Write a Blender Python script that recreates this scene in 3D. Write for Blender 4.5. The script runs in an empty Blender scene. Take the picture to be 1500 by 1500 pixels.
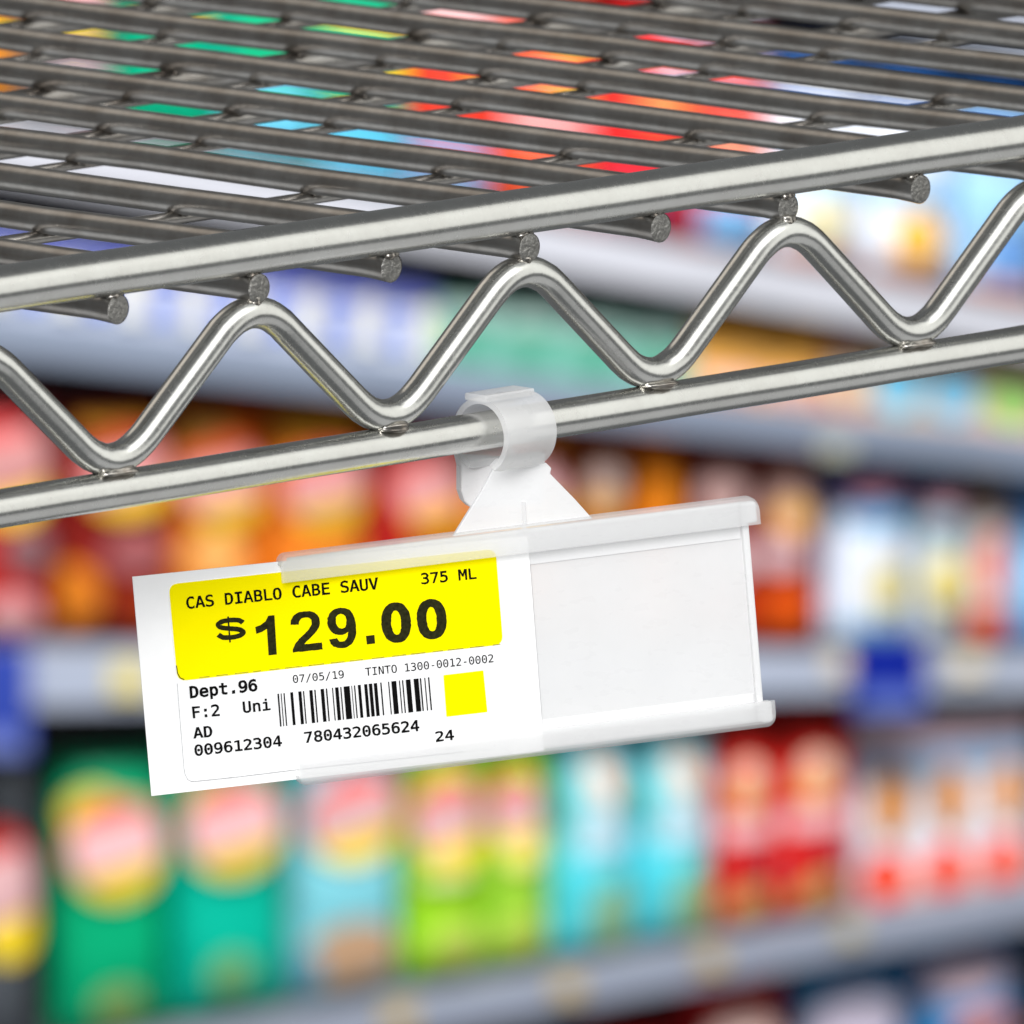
import bpy, bmesh, math, random, os
from mathutils import Vector, Matrix

random.seed(7)
scene = bpy.context.scene
col = scene.collection
R = math.radians

# ---------------------------------------------------------------- camera
P = 0.000115                     # metres covered by one photo pixel (of 1500) at the subject
FPX = 24500.0                    # long lens: focal length in photo pixels
E = R(9.1)                       # the camera looks down by this much
FW = Vector((0, math.cos(E), -math.sin(E)))
RT = Vector((1, 0, 0))
UP = Vector((0, math.sin(E), math.cos(E)))
D0 = FPX * P
CAM = -D0 * FW
cam_data = bpy.data.cameras.new('camera')
cam = bpy.data.objects.new('camera', cam_data); col.objects.link(cam)
cam.matrix_world = Matrix((( RT.x, UP.x, -FW.x, CAM.x), (RT.y, UP.y, -FW.y, CAM.y), (RT.z, UP.z, -FW.z, CAM.z), (0, 0, 0, 1)))
cam_data.sensor_width = 36.0
cam_data.lens = FPX / 1500.0 * 36.0
cam_data.clip_start = 0.1
cam_data.clip_end = 200.0
cam_data.dof.use_dof = True
cam_data.dof.focus_distance = D0 - 0.002
cam_data.dof.aperture_fstop = (cam_data.lens / 1000.0) / 0.0096
scene.camera = cam

# ---------------------------------------------------------------- world and lamps
w = bpy.data.worlds.new('World'); scene.world = w; w.use_nodes = True
bg = w.node_tree.nodes['Background']
bg.inputs[0].default_value = (0.93, 0.97, 1.0, 1)
bg.inputs[1].default_value = 0.16

def area_lamp(name, loc, target, sx, sy, power, color=(1, 1, 1)):
    l = bpy.data.lights.new(name, 'AREA'); l.shape = 'RECTANGLE'; l.size = sx; l.size_y = sy
    l.energy = power; l.color = color
    o = bpy.data.objects.new(name, l); col.objects.link(o); o.location = loc
    o.rotation_euler = (Vector(target) - Vector(loc)).to_track_quat('-Z', 'Y').to_euler()
    return o

area_lamp('softbox_right', (2.25, 0.30, 0.72), (0, 0, 0), 1.7, 2.3, 14.5, (1, 1, 0.955))  # the three right softboxes are unseen, added for reflection bands in the metal
area_lamp('softbox_right_high', (1.32, -0.77, 1.55), (0, 0, 0), 1.7, 1.3, 17, (1, 1, 0.98))
area_lamp('softbox_right_low', (1.75, 0.35, -1.5), (0, 0, 0), 2.3, 1.3, 4.4)
area_lamp('softbox_left', (-1.2, 1.1, 1.6), (0, 0, 0), 1.3, 0.9, 3.2, (1, 0.89, 0.76))  # both left ones are unseen, added for highlights and greys on the deck wires
area_lamp('softbox_left_low', (-1.75, 0.55, -1.45), (0, 0, 0), 1.3, 0.9, 3.0, (0.95, 0.98, 1))
area_lamp('softbox_front', (-0.6, -3.2, 1.35), (0, 0, 0), 1.8, 1.4, 156)  # unseen, added to bring the card and plastic up to white
area_lamp('store_ceiling_lamp', (0.5, 15.5, 2.6), (0.3, 19.5, -2.8), 5.0, 1.2, 1140, (1, 1, 1))

scene.view_settings.view_transform = 'Standard'
scene.view_settings.look = 'None'
scene.view_settings.exposure = 0
scene.view_settings.gamma = 1
scene.render.engine = 'CYCLES'
scene.cycles.use_denoising = True
scene.cycles.max_bounces = 10
scene.cycles.transparent_max_bounces = 16
scene.cycles.sample_clamp_indirect = 6
scene.render.film_transparent = False

# ---------------------------------------------------------------- helpers
def ray(px, py):
    return FW + RT * ((px - 750) / FPX) - UP * ((py - 750) / FPX)

def hit(px, py, p0, n):          # where a line of sight meets a plane of the place
    d = ray(px, py)
    return CAM + d * ((p0 - CAM).dot(n) / d.dot(n))

def project(p):
    q = p - CAM; z = q.dot(FW)
    return 750 + FPX * q.dot(RT) / z, 750 - FPX * q.dot(UP) / z

def srgb(r, g, b):
    f = lambda c: (c / 255 / 12.92) if c / 255 <= 0.04045 else ((c / 255 + 0.055) / 1.055) ** 2.4
    return (f(r), f(g), f(b), 1)

def tag(o, label=None, cat=None, group=None, kind=None):
    if label: o['label'] = label
    if cat: o['category'] = cat
    if group: o['group'] = group
    if kind: o['kind'] = kind
    return o

def new_obj(name, mesh, mat=None, parent=None, smooth=False):
    if mat and not mesh.materials: mesh.materials.append(mat)
    if smooth:
        for p in mesh.polygons: p.use_smooth = True
    o = bpy.data.objects.new(name, mesh); col.objects.link(o)
    if parent: o.parent = parent
    return o

def from_bm(name, bm, mat=None, parent=None, smooth=False):
    me = bpy.data.meshes.new(name); bm.normal_update(); bm.to_mesh(me); bm.free()
    return new_obj(name, me, mat, parent, smooth)

def empty(name, loc=(0, 0, 0)):
    o = bpy.data.objects.new(name, None); o.empty_display_size = 0.01
    col.objects.link(o); o.location = loc
    return o

def local(o, parent):             # vertices were given in world space: keep them there under a placed parent
    o.parent = parent
    o.matrix_parent_inverse = Matrix.Translation(-parent.location)
    return o

def tube(bm, pts, rad, seg=24, cap=True):
    rings = []
    n = len(pts)
    t0 = (pts[1] - pts[0]).normalized()
    ref = Vector((0, 0, 1)) if abs(t0.z) < 0.9 else Vector((1, 0, 0))
    nrm = (ref - t0 * ref.dot(t0)).normalized()
    for i in range(n):
        if i == 0: t = (pts[1] - pts[0])
        elif i == n - 1: t = (pts[-1] - pts[-2])
        else: t = (pts[i + 1] - pts[i]).normalized() + (pts[i] - pts[i - 1]).normalized()
        t.normalize()
        nrm = (nrm - t * nrm.dot(t)).normalized()
        b = t.cross(nrm)
        r = rad[i] if isinstance(rad, (list, tuple)) else rad
        rings.append([bm.verts.new(pts[i] + (nrm * math.cos(a) + b * math.sin(a)) * r)
                      for a in [2 * math.pi * k / seg for k in range(seg)]])
    for i in range(n - 1):
        for k in range(seg):
            f = bm.faces.new((rings[i][k], rings[i][(k + 1) % seg], rings[i + 1][(k + 1) % seg], rings[i + 1][k]))
            f.smooth = True
    if cap:
        bm.faces.new(list(reversed(rings[0]))); bm.faces.new(rings[-1])

def prism(bm, poly, vec):          # closed polygon swept by a vector
    a = [bm.verts.new(p) for p in poly]; b = [bm.verts.new(p + vec) for p in poly]
    bm.faces.new(a); bm.faces.new(list(reversed(b)))
    for i in range(len(a)):
        j = (i + 1) % len(a)
        bm.faces.new((a[j], a[i], b[i], b[j]))
    bmesh.ops.recalc_face_normals(bm, faces=bm.faces)

def bevel_mod(o, wd, seg=3):
    m = o.modifiers.new('bevel', 'BEVEL'); m.width = wd; m.segments = seg; m.limit_method = 'ANGLE'; m.angle_limit = R(35)
    m.harden_normals = False
    return o

# ---------------------------------------------------------------- materials
def nodes_of(name):
    m = bpy.data.materials.new(name); m.use_nodes = True
    return m, m.node_tree.nodes, m.node_tree.links, m.node_tree.nodes['Principled BSDF']

def metal_mat(name, base, tarnish, rough, scale=900):
    m, N, L, b = nodes_of(name)
    b.inputs['Metallic'].default_value = 1.0
    tc = N.new('ShaderNodeTexCoord')
    n1 = N.new('ShaderNodeTexNoise'); n1.inputs['Scale'].default_value = 110; n1.inputs['Detail'].default_value = 6
    n1.inputs['Roughness'].default_value = 0.62
    L.new(tc.outputs['Object'], n1.inputs['Vector'])
    cr = N.new('ShaderNodeValToRGB'); cr.color_ramp.elements[0].position = 0.38; cr.color_ramp.elements[1].position = 0.66
    cr.color_ramp.elements[0].color = base; cr.color_ramp.elements[1].color = tarnish
    L.new(n1.outputs['Fac'], cr.inputs['Fac']); L.new(cr.outputs['Color'], b.inputs['Base Color'])
    n2 = N.new('ShaderNodeTexNoise'); n2.inputs['Scale'].default_value = scale; n2.inputs['Detail'].default_value = 4
    L.new(tc.outputs['Object'], n2.inputs['Vector'])
    mr = N.new('ShaderNodeMapRange'); mr.inputs['To Min'].default_value = rough - 0.05; mr.inputs['To Max'].default_value = rough + 0.09
    L.new(n2.outputs['Fac'], mr.inputs['Value']); L.new(mr.outputs['Result'], b.inputs['Roughness'])
    bp = N.new('ShaderNodeBump'); bp.inputs['Strength'].default_value = 0.06; bp.inputs['Distance'].default_value = 0.0002
    L.new(n2.outputs['Fac'], bp.inputs['Height']); L.new(bp.outputs['Normal'], b.inputs['Normal'])
    return m

M_RAIL = metal_mat('brushed_nickel', (0.62, 0.62, 0.595, 1), (0.575, 0.57, 0.545, 1), 0.232)
M_DECK = metal_mat('dim_reflection_deck_wire', (0.42, 0.405, 0.385, 1), (0.31, 0.285, 0.26, 1), 0.33)  # rail metal darkened and browned; dim reflections are put into its colour
M_WELD = metal_mat('weld_metal', (0.50, 0.49, 0.46, 1), (0.25, 0.22, 0.19, 1), 0.28, 1500)

def cut_mat():
    m, N, L, b = nodes_of('cut_wire_end')
    b.inputs['Metallic'].default_value = 0.85; b.inputs['Roughness'].default_value = 0.5
    tc = N.new('ShaderNodeTexCoord'); n = N.new('ShaderNodeTexNoise'); n.inputs['Scale'].default_value = 1400; n.inputs['Detail'].default_value = 8
    L.new(tc.outputs['Object'], n.inputs['Vector'])
    cr = N.new('ShaderNodeValToRGB'); cr.color_ramp.elements[0].color = (0.10, 0.098, 0.09, 1); cr.color_ramp.elements[1].color = (0.40, 0.39, 0.37, 1)
    L.new(n.outputs['Fac'], cr.inputs['Fac']); L.new(cr.outputs['Color'], b.inputs['Base Color'])
    bp = N.new('ShaderNodeBump'); bp.inputs['Strength'].default_value = 0.7; bp.inputs['Distance'].default_value = 0.0006
    L.new(n.outputs['Fac'], bp.inputs['Height']); L.new(bp.outputs['Normal'], b.inputs['Normal'])
    return m
M_CUT = cut_mat()

def plastic_mat(name, clear, tint=0.94):
    m, N, L, b = nodes_of(name)
    b.inputs['Base Color'].default_value = (tint, tint, tint + 0.002, 1)
    b.inputs['Roughness'].default_value = 0.28
    tcs = N.new('ShaderNodeTexCoord'); mp = N.new('ShaderNodeMapping'); mp.inputs['Scale'].default_value = (50, 50, 110)
    mp.inputs['Rotation'].default_value = (0, R(12), 0)
    ns = N.new('ShaderNodeTexNoise'); ns.inputs['Scale'].default_value = 6; ns.inputs['Detail'].default_value = 5
    L.new(tcs.outputs['Object'], mp.inputs['Vector']); L.new(mp.outputs['Vector'], ns.inputs['Vector'])
    rs = N.new('ShaderNodeMapRange'); rs.inputs['To Min'].default_value = 0.18; rs.inputs['To Max'].default_value = 0.42
    L.new(ns.outputs['Fac'], rs.inputs['Value']); L.new(rs.outputs['Result'], b.inputs['Roughness'])
    bs = N.new('ShaderNodeBump'); bs.inputs['Strength'].default_value = 0.035; bs.inputs['Distance'].default_value = 0.0003
    L.new(ns.outputs['Fac'], bs.inputs['Height']); L.new(bs.outputs['Normal'], b.inputs['Normal'])
    b.inputs['Subsurface Weight'].default_value = 0.0
    tr = N.new('ShaderNodeBsdfTranslucent'); tr.inputs['Color'].default_value = (0.95, 0.95, 0.955, 1)
    mx = N.new('ShaderNodeMixShader'); mx.inputs[0].default_value = 0.35
    L.new(b.outputs[0], mx.inputs[1]); L.new(tr.outputs[0], mx.inputs[2])
    tp = N.new('ShaderNodeBsdfTransparent'); tp.inputs['Color'].default_value = (0.97, 0.97, 0.97, 1)
    m2 = N.new('ShaderNodeMixShader')
    tc = N.new('ShaderNodeTexCoord'); n = N.new('ShaderNodeTexNoise'); n.inputs['Scale'].default_value = 90; n.inputs['Detail'].default_value = 3
    L.new(tc.outputs['Object'], n.inputs['Vector'])
    mr = N.new('ShaderNodeMapRange'); mr.inputs['To Min'].default_value = clear - 0.06; mr.inputs['To Max'].default_value = clear + 0.06
    L.new(n.outputs['Fac'], mr.inputs['Value']); L.new(mr.outputs['Result'], m2.inputs[0])
    L.new(mx.outputs[0], m2.inputs[1]); L.new(tp.outputs[0], m2.inputs[2])
    L.new(m2.outputs[0], N['Material Output'].inputs['Surface'])
    return m
M_PLATE = plastic_mat('milky_plastic_plate', 0.20, 0.975)
M_LIP = plastic_mat('milky_plastic_lip', 0.66, 0.91)
M_CLIP = plastic_mat('milky_plastic_clip', 0.52)

def flat_mat(name, colr, rough=0.6, vary=0.04, scale=60, spec=0.4):
    m, N, L, b = nodes_of(name)
    b.inputs['Roughness'].default_value = rough
    b.inputs['Specular IOR Level'].default_value = spec
    tc = N.new('ShaderNodeTexCoord'); n = N.new('ShaderNodeTexNoise'); n.inputs['Scale'].default_value = scale; n.inputs['Detail'].default_value = 4
    L.new(tc.outputs['Object'], n.inputs['Vector'])
    cr = N.new('ShaderNodeValToRGB'); cr.color_ramp.elements[0].position = 0.3; cr.color_ramp.elements[1].position = 0.7
    k = 1 - vary
    cr.color_ramp.elements[0].color = (colr[0] * k, colr[1] * k, colr[2] * k, 1)
    cr.color_ramp.elements[1].color = (min(1, colr[0] * (1 + vary)), min(1, colr[1] * (1 + vary)), min(1, colr[2] * (1 + vary)), 1)
    L.new(n.outputs['Fac'], cr.inputs['Fac']); L.new(cr.outputs['Color'], b.inputs['Base Color'])
    return m
M_PAPER = flat_mat('white_card', (0.90, 0.90, 0.90), 0.75, 0.01, 400, 0.2)
M_STICK = flat_mat('white_sticker', (0.86, 0.86, 0.865), 0.55, 0.01, 400, 0.3)
M_YEL = flat_mat('yellow_print', (0.94, 0.82, 0.0), 0.8, 0.01, 300, 0.02)
M_INK = flat_mat('black_ink', (0.004, 0.004, 0.004), 0.8, 0.3, 2500, 0.05)
M_INK2 = flat_mat('faded_price_ink', (0.020, 0.020, 0.006), 0.8, 0.45, 1800, 0.08)
M_FAINT = flat_mat('faint_grey_line', (0.42, 0.42, 0.43), 0.6, 0.3, 1500, 0.2)
M_DASH = flat_mat('olive_dashes', (0.38, 0.36, 0.02), 0.6, 0.3, 1500, 0.2)

# ================================================================ WIRE SHELF
A = R(46.5)
r_dir = Vector((math.cos(A), math.sin(A), 0))           # along the front edge, receding to the right
w_dir = Vector((-math.sin(A), math.cos(A), 0))          # deck wires run to the back left
n_front = -w_dir
Pc = CAM + ray(750, 623) * D0                           # on the bottom rail
sz = lambda px, py: ((hit(px, py, Pc, n_front) - Pc).dot(r_dir), hit(px, py, Pc, n_front).z)
def spt(s, z, off=0.0):                                 # off = towards the viewer
    p = Pc + r_dir * s + n_front * off; return Vector((p.x, p.y, z))
z_bot = sz(750, 624)[1]
z_top = sz(750, 312)[1]
R_TOP, R_BOT, R_ZIG, R_WIRE = 33.5 * P, 28 * P, 23.5 * P, 20.3 * P
pitch_list = [sz(x, y)[0] for x, y in ((165, 667), (567, 602), (958, 543), (1335, 477))]
k_mean = sum(pitch_list) / 4
PITCH = sum((i - 1.5) * (s - k_mean) for i, s in enumerate(pitch_list)) / 5.0
S0 = k_mean - 1.5 * PITCH                                # first valley
print('PITCH units', PITCH / P, 'resid', [(s - S0 - i * PITCH) / P for i, s in enumerate(pitch_list)])
for x in (0, 750, 1500):
    s = sz(x, 600)[0]
    print('rails at', x, [tuple(round(v) for v in project(spt(s, z))) for z in (z_top, z_bot)])

shelf = empty('wire_shelf', spt(sz(750, 624)[0], z_bot))
tag(shelf, 'chrome wire shelf with zigzag front truss and rows of parallel deck wires', 'wire shelf')
S_L, S_R = S0 - 1.9 * PITCH, S0 + 6.5 * PITCH

def rail(name, z, rad, off=0):
    bm = bmesh.new(); pts = []
    for i in range(41):
        s = S_L + (S_R - S_L) * i / 40
        pts.append(spt(s, z + math.sin(i * 1.7) * 0.00004, off))
    tube(bm, pts, rad, 48)
    return local(from_bm(name, bm, M_RAIL), shelf)
rail('top_rail', z_top, R_TOP); rail('bottom_rail', z_bot, R_BOT)

# zigzag: valleys sit on the bottom rail, crests carry the deck wires
zv = z_bot + R_BOT + R_ZIG - 9 * P
zw = z_top - R_TOP - R_WIRE + 3 * P
zc = zw - R_WIRE - R_ZIG + 9 * P
raw = []
k = -2
while S0 + k * PITCH / 2 * 1.0 < S_R:
    if k % 2 == 0: raw.append((S0 + k * PITCH / 2, zv))
    else: raw.append((S0 + k * PITCH / 2, zc))
    k += 1
raw = [(s, z) for s, z in raw if s > S_L]
ext = 27 * P                                             # corners overshoot before rounding
pts2 = []
for i, (s, z) in enumerate(raw):
    up = (z == zc)
    zz = z + (ext if up else -ext)
    pts2.append(Vector((s, zz)))
path = []
for i in range(len(pts2)):
    if i in (0, len(pts2) - 1): path.append(pts2[i]); continue
    p0, p1, p2 = pts2[i - 1], pts2[i], pts2[i + 1]
    Lc = 92 * P
    a = p1 + (p0 - p1).normalized() * Lc; b = p1 + (p2 - p1).normalized() * Lc
    for j in range(17):
        t = j / 16
        path.append(a * (1 - t) ** 2 + p1 * 2 * t * (1 - t) + b * t * t)
bm = bmesh.new()
tube(bm, [spt(p.x, p.y + random.uniform(-1, 1) * 0.4 * P) for p in path], R_ZIG, 32)
zig = local(from_bm('zigzag_wire', bm, M_RAIL), shelf)

def blob_mesh(name, seed, rx, ry, rz):
    bm = bmesh.new(); bmesh.ops.create_icosphere(bm, subdivisions=3, radius=1)
    rnd = random.Random(seed)
    ph = [rnd.uniform(0, 6) for _ in range(4)]
    for v in bm.verts:
        q = 1 + 0.13 * math.sin(4 * v.co.x + ph[0]) + 0.1 * math.sin(5 * v.co.y + ph[1]) + 0.09 * math.sin(6 * v.co.z + ph[2])
        v.co = Vector((v.co.x * rx * q, v.co.y * ry * q, v.co.z * rz * q))
    for f in bm.faces: f.smooth = True
    me = bpy.data.meshes.new(name); bm.to_mesh(me); bm.free(); me.materials.append(M_WELD)
    return me
weld_meshes = [blob_mesh('weld', i, 32 * P, 21 * P, 8 * P) for i in range(3)]
small_weld = [blob_mesh('weld', 10 + i, 15 * P, 12 * P, 9 * P) for i in range(3)]
def weld(me, p):
    o = bpy.data.objects.new('weld', me); col.objects.link(o)
    o.parent = shelf; o.location = p - shelf.location; o.rotation_euler = (0, 0, A)
for i in range(-1, 7):
    s = S0 + i * PITCH
    if S_L < s < S_R: weld(weld_meshes[i % 3], spt(s, z_bot + R_BOT + 1 * P, 6 * P))

# deck wires, one by one, with cut ends showing under the front rail
DECK = 3150 * P
n_w = 0
wire_s = []
for i in range(-3, 14):
    s = S0 + i * PITCH / 2
    if not (S_L < s < S_R): continue
    wire_s.append(s)
    out = (13 + 5 * math.sin(i * 2.3)) * P
    rw = random.Random(i + 900)
    bm = bmesh.new()
    tube(bm, [spt(s, zw - 1.5 * P, out), spt(s, zw - 1 * P, out - 16 * P), spt(s, zw, out - 44 * P), *[spt(s + rw.uniform(-1.3, 1.3) * P, zw + rw.uniform(-1.8, 1.8) * P, -DECK * q / 9) for q in range(1, 10)]], [R_WIRE * 1.08, R_WIRE * 1.04] + [R_WIRE] * 10, 32, cap=False)
    o = local(from_bm('deck_wire', bm, M_DECK), shelf)
    # the cut end: a slightly rough, domed face
    bm = bmesh.new()
    cen = spt(s, zw, out + 2.0 * P); c = bm.verts.new(cen); prev = None; rings = []
    rnd = random.Random(i + 50)
    for q, fr in enumerate((0.5, 0.85, 1.0)):
        ring = []
        for kk in range(20):
            aa = 2 * math.pi * kk / 20
            jit = rnd.uniform(-0.6, 0.6) * P if q < 2 else 0
            ring.append(bm.verts.new(spt(s + math.cos(aa) * R_WIRE * 1.08 * fr, zw - 1.5 * P + math.sin(aa) * R_WIRE * 1.08 * fr, out + (1.6, 1.0, -0.5)[q] * P + jit)))
        rings.append(ring)
    for kk in range(20):
        bm.faces.new((c, rings[0][kk], rings[0][(kk + 1) % 20]))
        for q in range(2):
            bm.faces.new((rings[q][kk], rings[q + 1][kk], rings[q + 1][(kk + 1) % 20], rings[q][(kk + 1) % 20]))
    bmesh.ops.recalc_face_normals(bm, faces=bm.faces)
    e = from_bm('cut_end', bm, M_CUT)
    e.parent = o
    weld(small_weld[i % 3], spt(s, zw + R_WIRE - 1 * P, 4 * P))
    if i % 2: weld(small_weld[(i + 1) % 3], spt(s, zw - R_WIRE, 8 * P))

# rods below the deck wires, welded at every crossing
for t, dia in ((714, 20), (1215, 15), (1430, 26), (1655, 15), (1850, 40), (2140, 18), (2450, 30), (2900, 42)):
    bm = bmesh.new(); rr = dia / 2 * P
    zz = zw - R_WIRE - rr + 2 * P
    tube(bm, [spt(S_L + (S_R - S_L) * i / 10, zz, -t * P) for i in range(11)], rr, 20)
    local(from_bm('cross_rod', bm, M_DECK), shelf)
    for j, s in enumerate(wire_s):
        if t < 1900: weld(small_weld[j % 3], spt(s + 14 * P, zw - R_WIRE + 3 * P, -(t - 12) * P))

# ================================================================ LABEL HOLDER
def cv(x, y, z): return RT * x + UP * y + FW * z
Uv = cv(1, 0.123, (0.123 - 0.0844) / 0.16).normalized()
Vv = cv(-0.0844, 1, -0.16); Vv = (Vv - Uv * Vv.dot(Uv)).normalized()
Nv = Uv.cross(Vv)
if Nv.dot(FW) > 0: Nv = -Nv
Hc = CAM + ray(775, 940) * (D0 + 58 * P)
def uv(px, py, n=0.0):
    q = hit(px, py, Hc + Nv * n, Nv) - Hc
    return q.dot(Uv), q.dot(Vv)
def hp(u, v, n=0.0): return Hc + Uv * u + Vv * v + Nv * n
def hpx(px, py, n=0.0): u, v = uv(px, py, n); return hp(u, v, n)

holder = empty('label_holder', Hc)
tag(holder, 'translucent white plastic label holder clipped on the bottom rail of the wire shelf', 'label holder')
LIPN, TH = 26 * P, 5 * P
uL, _ = uv(420, 815); uR, _ = uv(1093, 770)
_, vTop = uv(760, 771, LIPN * 0.8); vBot = uv(790, 1105, LIPN)[1] - 4 * P
lL, _ = uv(412, 830, LIPN); lR, _ = uv(1114, 760, LIPN)
bL, _ = uv(438, 1140, LIPN); bR, _ = uv(1137, 1050, LIPN)
# back plate
bm = bmesh.new()
prism(bm, [hp(uL, vBot + 6 * P, -TH), hp(uR, vBot + 6 * P, -TH), hp(uR, vTop - 8 * P, -TH), hp(uL, vTop - 8 * P, -TH)], Nv * TH)
bevel_mod(local(from_bm('back_plate', bm, M_PLATE), holder), 1.5 * P)

def channel(name, u0, u1, v_edge, sgn, lip_h):
    # profile in (v, n): from the plate, curving forward, then turning back over the card; ends rounded in outline
    t = 5.0 * P
    prof_o, prof_i = [], []
    rc = 11 * P
    prof_o.append((v_edge, -TH)); prof_i.append((v_edge - sgn * t, 0.0))
    for q in range(7):
        a = R(90) * q / 6
        prof_o.append((v_edge - sgn * (rc - rc * math.cos(a)), LIPN - rc + rc * math.sin(a)))
        ri = rc - t
        prof_i.append((v_edge - sgn * (t + ri - ri * math.cos(a)), LIPN - t - ri + ri * math.sin(a)))
    prof_o.append((v_edge - sgn * lip_h, LIPN)); prof_i.append((v_edge - sgn * (lip_h), LIPN - t))
    bm = bmesh.new()
    secs = []
    cr = 13 * P
    us = []
    for q in range(7): us.append((u0 + cr - cr * math.cos(R(90) * q / 6), cr * (1 - math.sin(R(90) * q / 6))))
    for q in range(1, 12): us.append((u0 + cr + (u1 - u0 - 2 * cr) * q / 12, 0))
    for q in range(7): us.append((u1 - cr + cr * math.sin(R(90) * q / 6), cr * (1 - math.cos(R(90) * q / 6))))
    for u, dv in us:
        ring = []
        for j, (v, n) in enumerate(prof_o):
            kk = max(0.0, 1 - abs(v - v_edge) / (lip_h * 0.9))
            ring.append(bm.verts.new(hp(u, v - sgn * dv * kk, n)))
        for j, (v, n) in reversed(list(enumerate(prof_i))):
            kk = max(0.0, 1 - abs(v - v_edge) / (lip_h * 0.9))
            ring.append(bm.verts.new(hp(u, v - sgn * dv * kk, n)))
        secs.append(ring)
    m = len(secs[0])
    for a, b in zip(secs, secs[1:]):
        for j in range(m): bm.faces.new((a[j], a[(j + 1) % m], b[(j + 1) % m], b[j]))
    bm.faces.new(secs[0]); bm.faces.new(list(reversed(secs[-1])))
    bmesh.ops.recalc_face_normals(bm, faces=bm.faces)
    for f in bm.faces: f.smooth = True
    o = local(from_bm(name, bm, M_LIP), holder)
    o.data.set_sharp_from_angle(angle=R(40))
    return o
channel('top_lip', lL, lR, vTop, 1, 40 * P)
channel('bottom_lip', bL, bR, vBot, -1, 40 * P)
def end_wall(name, u1, v_edge, sgn, h):
    strip_lo, strip_hi = sorted((v_edge - sgn * 7 * P, v_edge - sgn * (h - 2 * P)))
    bm = bmesh.new()
    prism(bm, [hp(u1 - 19 * P, strip_lo, 1 * P), hp(u1 - 3 * P, strip_lo, 1 * P), hp(u1 - 3 * P, strip_hi, 1 * P), hp(u1 - 19 * P, strip_hi, 1 * P)], Nv * (LIPN - 8 * P))
    bevel_mod(local(from_bm(name, bm, M_PLATE), holder), 3 * P)
end_wall('end_wall', lR, vTop, 1, 40 * P)
end_wall('end_wall', bR, vBot, -1, 40 * P)
# the plate's raised rim: a thicker right edge, and a stepped border round the recessed panel
def strip_uv(name, u0, u1, v0, v1, n0, n1, bev):
    bm = bmesh.new()
    prism(bm, [hp(u0, v0, n0), hp(u1, v0, n0), hp(u1, v1, n0), hp(u0, v1, n0)], Nv * (n1 - n0))
    bevel_mod(local(from_bm(name, bm, M_PLATE), holder), bev)
strip_uv('edge_rib', uR - 9 * P, uR + 1 * P, vBot + 8 * P, vTop - 8 * P, 0.4 * P, 13 * P, 2.5 * P)
strip_uv('upper_step', uL + 4 * P, uR - 10 * P, vTop - 62 * P, vTop - 9 * P, 0.4 * P, 1.7 * P, 0.8 * P)
strip_uv('lower_step', uL + 4 * P, uR - 10 * P, vBot + 9 * P, vBot + 50 * P, 0.4 * P, 1.7 * P, 0.8 * P)

# hook around the bottom rail: a C shaped sleeve, axis along the rail
s0, _ = sz(704, 640); s1, _ = sz(775, 629)
zh = z_bot - 7 * P
RO, RI = 58 * P, 45 * P
bm = bmesh.new(); secs = []
a0, a1 = R(-62), R(244)           # angle 0 = towards the viewer side, 90 = up; the gap is below
NS = 44
for i in range(9):
    fr = i / 8
    s = s0 + (s1 - s0) * fr
    ring = []
    edge = 2.0 * P * (1 if i in (0, 8) else 0)
    for rad in (RO - edge, RI + edge):
        row = []
        for q in range(NS + 1):
            a = a0 + (a1 - a0) * q / NS
            row.append(bm.verts.new(spt(s, zh + math.sin(a) * rad, math.cos(a) * rad)))
        ring.append(row)
    secs.append(ring)
for i in range(8):
    A_, B_ = secs[i], secs[i + 1]
    for q in range(NS):
        bm.faces.new((A_[0][q], A_[0][q + 1], B_[0][q + 1], B_[0][q]))
        bm.faces.new((A_[1][q + 1], A_[1][q], B_[1][q], B_[1][q + 1]))
    for q in (0, NS): bm.faces.new((A_[0][q], A_[1][q], B_[1][q], B_[0][q]))
for sec in (secs[0], secs[-1]):
    for q in range(NS): bm.faces.new((sec[0][q], sec[0][q + 1], sec[1][q + 1], sec[1][q]))
bmesh.ops.recalc_face_normals(bm, faces=bm.faces)
for f in bm.faces: f.smooth = True
hook = local(from_bm('hook', bm, M_CLIP), holder); hook.data.set_sharp_from_angle(angle=R(40))

# flat pad on the crown of the hook
bm = bmesh.new()
pc = [spt(s0 + 1 * P, zh + RO - 9 * P, -34 * P), spt(s1 + 2 * P, zh + RO - 9 * P, -34 * P), spt(s1 + 2 * P, zh + RO - 9 * P, 10 * P), spt(s0 + 1 * P, zh + RO - 9 * P, 10 * P)]
prism(bm, pc, Vector((0, 0, 11 * P)))
bevel_mod(local(from_bm('hook_pad', bm, M_CLIP), holder), 2.5 * P)

# gripping block below the rail and rear jaw
def block(name, pix, n0, depth, mat, bev):
    bm = bmesh.new(); prism(bm, [hpx(x, y, n0) for x, y in pix], -Nv * depth)
    return bevel_mod(local(from_bm(name, bm, mat), holder), bev)
block('grip_block', [(672, 668), (676, 684), (676, 720), (681, 735), (690, 744), (796, 739), (799, 664), (740, 672)], -4 * P, 34 * P, M_PLATE, 3 * P)
block('neck', [(724, 684), (716, 700), (704, 722), (685, 752), (664, 786), (868, 760), (843, 732), (806, 694), (808, 686), (800, 678), (765, 684)], 8 * P, 9 * P, M_PLATE, 1.5 * P)
block('neck_rib', [(764, 735), (770, 735), (772, 778), (765, 779)], 11 * P, 3 * P, M_CLIP, 1 * P)

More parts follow.
